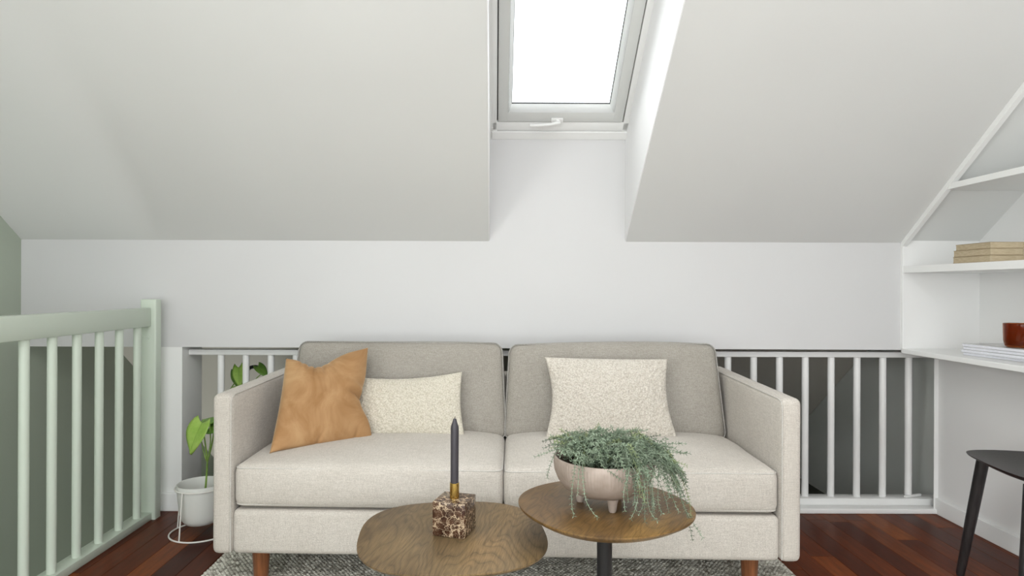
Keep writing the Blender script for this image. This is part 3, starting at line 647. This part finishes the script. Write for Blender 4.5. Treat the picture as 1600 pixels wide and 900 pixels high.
spec = [((868, 712, 1.69), (857, 735, 1.68), (855, 748, 1.68)), ((899, 735, 1.575), (893, 778, 1.548), (897, 810, 1.545)), ((910, 737, 1.57), (915, 780, 1.548), (933, 809, 1.55)), ((905, 736, 1.57), (903, 762, 1.555), (902, 776, 1.55)),
        ((988, 738, 1.56), (996, 780, 1.54), (985, 812, 1.53)), ((1000, 738, 1.56), (1008, 775, 1.54), (998, 805, 1.54)), ((1010, 742, 1.57), (1013, 790, 1.535), (1029, 817, 1.53)), ((994, 738, 1.565), (992, 770, 1.545), (994, 800, 1.54)),
        ((1028, 745, 1.59), (1028, 780, 1.56), (1034, 803, 1.565)), ((1045, 740, 1.63), (1068, 790, 1.60), (1098, 840, 1.585)), ((1040, 745, 1.62), (1072, 800, 1.59), (1082, 845, 1.58)), ((1050, 738, 1.64), (1075, 775, 1.62), (1080, 812, 1.60)),
        ((1040, 735, 1.66), (1062, 760, 1.64), (1075, 790, 1.63)), ((1035, 742, 1.61), (1050, 775, 1.59), (1062, 803, 1.585)), ((1030, 690, 1.74), (1041, 684, 1.74), (1036, 700, 1.74)), ((1045, 720, 1.70), (1058, 728, 1.70), (1063, 735, 1.70)), ((885, 708, 1.70), (872, 696, 1.70), (865, 695, 1.70)), ((940, 735, 1.568), (960, 742, 1.556), (972, 752, 1.552))]
for sp in spec:
    a_ = [P(*q) for q in sp]; c = Vector((BX, BY, BZ+.112)); st = c.lerp(Vector((a_[0].x, a_[0].y, BZ+.112)), .5); top = c.lerp(a_[0], .85); top.z = max(BZ+.150, a_[0].z+.008)
    a0 = a_[0].copy(); a0.z = max(a0.z, BZ+.137)
    strand([st, top, a0]+a_[1:], M['trail'] if sp[0][0] < 1040 else mat_pick(.1))
# ------------------------------------------------------------------ potted plant on wire stand
PX, PY = -1.222, 2.66
ws = thing('plant_stand', 'round white wire plant stand holding the white pot beside the sofa', 'plant stand', (PX, PY, 0))
def ring(r, z, n=48): return [Vector((PX+r*math.cos(2*PI*k_/n), PY+r*math.sin(2*PI*k_/n), z)) for k_ in range(n)]
b = bmesh.new(); tube(b, ring(.0995, .192), .0033, 8, closed=True); obj('top_ring', b, M['wire'], ws)
b = bmesh.new(); tube(b, ring(.120, .0036), .0033, 8, closed=True); obj('base_ring', b, M['wire'], ws)
for a in (-107, -17, 73, 163):
    ca, sa = math.cos(math.radians(a)), math.sin(math.radians(a)); b = bmesh.new(); tube(b, [(PX+.120*ca, PY+.120*sa, .004), (PX+.1035*ca, PY+.1035*sa, .192)], .003, 8); obj('leg', b, M['wire'], ws)
pot = thing('plant_pot', 'smooth white ceramic plant pot held in the wire stand', 'pot', (PX, PY, .04))
b = bmesh.new(); lathe(b, [(0, 0), (.045, 0), (.062, .006), (.075, .022), (.082, .05), (.089, .11), (.0935, .165), (.092, .167), (.0885, .165), (.083, .10), (.06, .06), (0, .05)], (0, 0, 0), 64); obj('body', b, M['potwhite'], pot, local=True, angle=1)
b = bmesh.new(); lathe(b, [(0, .092), (.05, .09), (.0815, .088)], (0, 0, 0), 32); obj('soil', b, M['soil'], pot, local=True)
mp = thing('potted_plant', 'green heart-leaved climbing plant growing from the white pot and through the railing', 'plant', (PX, PY, .13))
def leaf(base, tip, nrm, w, m_, fold=.25, name='leaf'):
    base, tip = Vector(base), Vector(tip); ax = tip-base; L = ax.length; t = ax.normalized(); nrm = Vector(nrm).normalized(); sd = t.cross(nrm).normalized(); up = sd.cross(t).normalized()
    bm = bmesh.new(); R = []; n = 14
    for i in range(n+1):
        u = i/n; hw = w/2*(math.sin(PI*min(1, (u*.93+.07))**.62)**.85 if u < 1 else 0); back = 0
        row = []
        for j in range(-4, 5):
            q = j/4; lobe = -.20*L*(abs(q)**1.5)*max(0, 1-u*3.0)*(1 if abs(q) > .1 else 0)
            p = base+t*(L*u+lobe-.10*L*u*u*0)+sd*(q*hw)+up*(fold*abs(q)*hw - .18*L*u*u - .10*L*(abs(q)**3)*u)
            row.append(bm.verts.new(p))
        R.append(row)
    for i in range(n):
        for j in range(8): bm.faces.new((R[i][j], R[i+1][j], R[i+1][j+1], R[i][j+1]))
    bmesh.ops.remove_doubles(bm, verts=bm.verts[:], dist=.0002)
    bmesh.ops.solidify(bm, geom=bm.faces[:], thickness=.0008)
    lf = obj(name, bm, m_, mp, angle=2)
    b = bmesh.new(); tube(b, [base+t*(L*u)+up*(-.18*L*u*u+.0012) for u in (0, .25, .5, .75, .93)], [.0014, .0012, .001, .0008, .0004], 5); obj('midrib', b, M['stem'], lf)
    return lf
S0 = Vector((PX+.005, PY, .13))
def stem(pts, r=.0035):
    b = bmesh.new(); pp = spline(pts, 5); tube(b, pp, [r*(1-.35*i/len(pp)) for i in range(len(pp))], 7); obj('stem', b, M['stem'], mp)
J = P(324, 722, 2.66)
stem([P(321, 765, 2.66), P(323, 740, 2.66), J], .0045)
stem([J, P(321, 695, 2.65), P(316, 661, 2.64)]); leaf(P(316, 661, 2.64), P(291, 706, 2.58), (-.25, -.8, .55), .105, M['leaf'])
stem([J, P(329, 690, 2.70), P(327, 660, 2.72)]); leaf(P(327, 664, 2.72), P(313, 650, 2.80), (0, -.6, .8), .07, M['leafd']); leaf(P(328, 668, 2.74), P(345, 668, 2.70), (.2, -.7, .5), .07, M['leafd'])
stem([J, P(320, 712, 2.65), P(315, 690, 2.68)], .003)
stem([J, P(332, 690, 2.74), P(340, 640, 2.92), P(362, 605, 3.10), P(372, 592, 3.14)])
leaf(P(373, 574, 3.13), P(372, 606, 3.09), (-.1, -.95, .2), .06, M['leaf']); leaf(P(366, 580, 3.15), P(366, 606, 3.12), (-.6, -.8, .2), .05, M['leafd'])
stem([P(362, 605, 3.10), P(390, 600, 3.14), P(404, 588, 3.14), P(412, 582, 3.14)], .003); leaf(P(403, 572, 3.16), P(417, 586, 3.12), (.3, -.8, .5), .05, M['leafd'])
b = bmesh.new(); tube(b, spline([P(386, 590, 3.19), P(388, 577, 3.19), P(398, 573, 3.19), P(408, 577, 3.19), P(414, 590, 3.18), P(415, 640, 3.18), P(415, 770, 3.2)], 6), .009, 10); o = obj('hose', b, M['black']); tag(o, 'black curved hose arching behind the left bars of the eaves railing', 'hose')
# ------------------------------------------------------------------ chair
cf = Vector((.254, .967, 0)); cs = Vector((.967, -.254, 0))
chair = thing('dining_chair', 'black stained wooden chair pulled up beside the desk on the right', 'chair', (1.815, 2.035, 0), -.2568)
def seat_z(u, v): return .452-.014*(1-u*u)*(1-v*v)+.010*abs(u)**3
bm = bmesh.new(); n = 28; gridT = []
for lay, dz in (('t', 0), ('b', -1)):
    gr_ = []
    rings = []
    for ir in range(0, 9):
        rr_ = ir/8; row = []
        for k_ in range(48):
            th = 2*PI*k_/48; c, s = math.cos(th), math.sin(th); ex = 2.9; r = (abs(c)**ex+abs(s)**ex)**(-1/ex)*rr_
            u, v = r*c, r*s; x, y = .235*u*(1+.06*v), .225*v
            zz = seat_z(u, v)
            if dz: zz = zz-.013*(1-rr_**6)-.006-.012*(1-rr_**2); x *= .985; y *= .985
            row.append((x, y, zz))
        rings.append([bm.verts.new(q) for q in row] if ir else [bm.verts.new(row[0])])
    for A, B in zip(rings, rings[1:]):
        for k_ in range(48):
            f = [A[k_ % len(A)]]
            for q in (A[(k_+1) % len(A)], B[(k_+1) % 48], B[k_]):
                if q not in f: f.append(q)
            bm.faces.new(f)
    gridT.append(rings[-1])
for k_ in range(48): bm.faces.new((gridT[0][k_], gridT[0][(k_+1) % 48], gridT[1][(k_+1) % 48], gridT[1][k_]))
obj('seat', bm, M['blackwood'], chair, local=True, angle=.9)
for sx, sy in ((-1, 1), (1, 1), (-1, -1), (1, -1)):
    b = bmesh.new(); top = Vector((sx*.165, sy*.15, .431)); bot = Vector((sx*.212, sy*.205, 0))
    tube(b, [bot, bot.lerp(top, .02), bot.lerp(top, .5), top], [.011, .0135, .0175, .019], 16); obj('leg', b, M['blackwood'], chair, local=True)
b = bmesh.new(); pts = [(-.17, -.19, .44), (-.175, -.235, .56), (-.155, -.262, .66), (-.09, -.285, .69), (0, -.29, .695), (.10, -.285, .69), (.19, -.262, .66), (.215, -.235, .56), (.20, -.19, .44)]
tube(b, spline(pts, 5), .013, 12); obj('back_frame', b, M['blackwood'], chair, local=True)
bm = softbox(.38, .016, .11, .007, lambda p: Vector((0, .06*(p.x/.2)**2, 0)), .03); bm.transform(Matrix.Translation((0, -.296, .63))); obj('backrest', bm, M['blackwood'], chair, local=True)
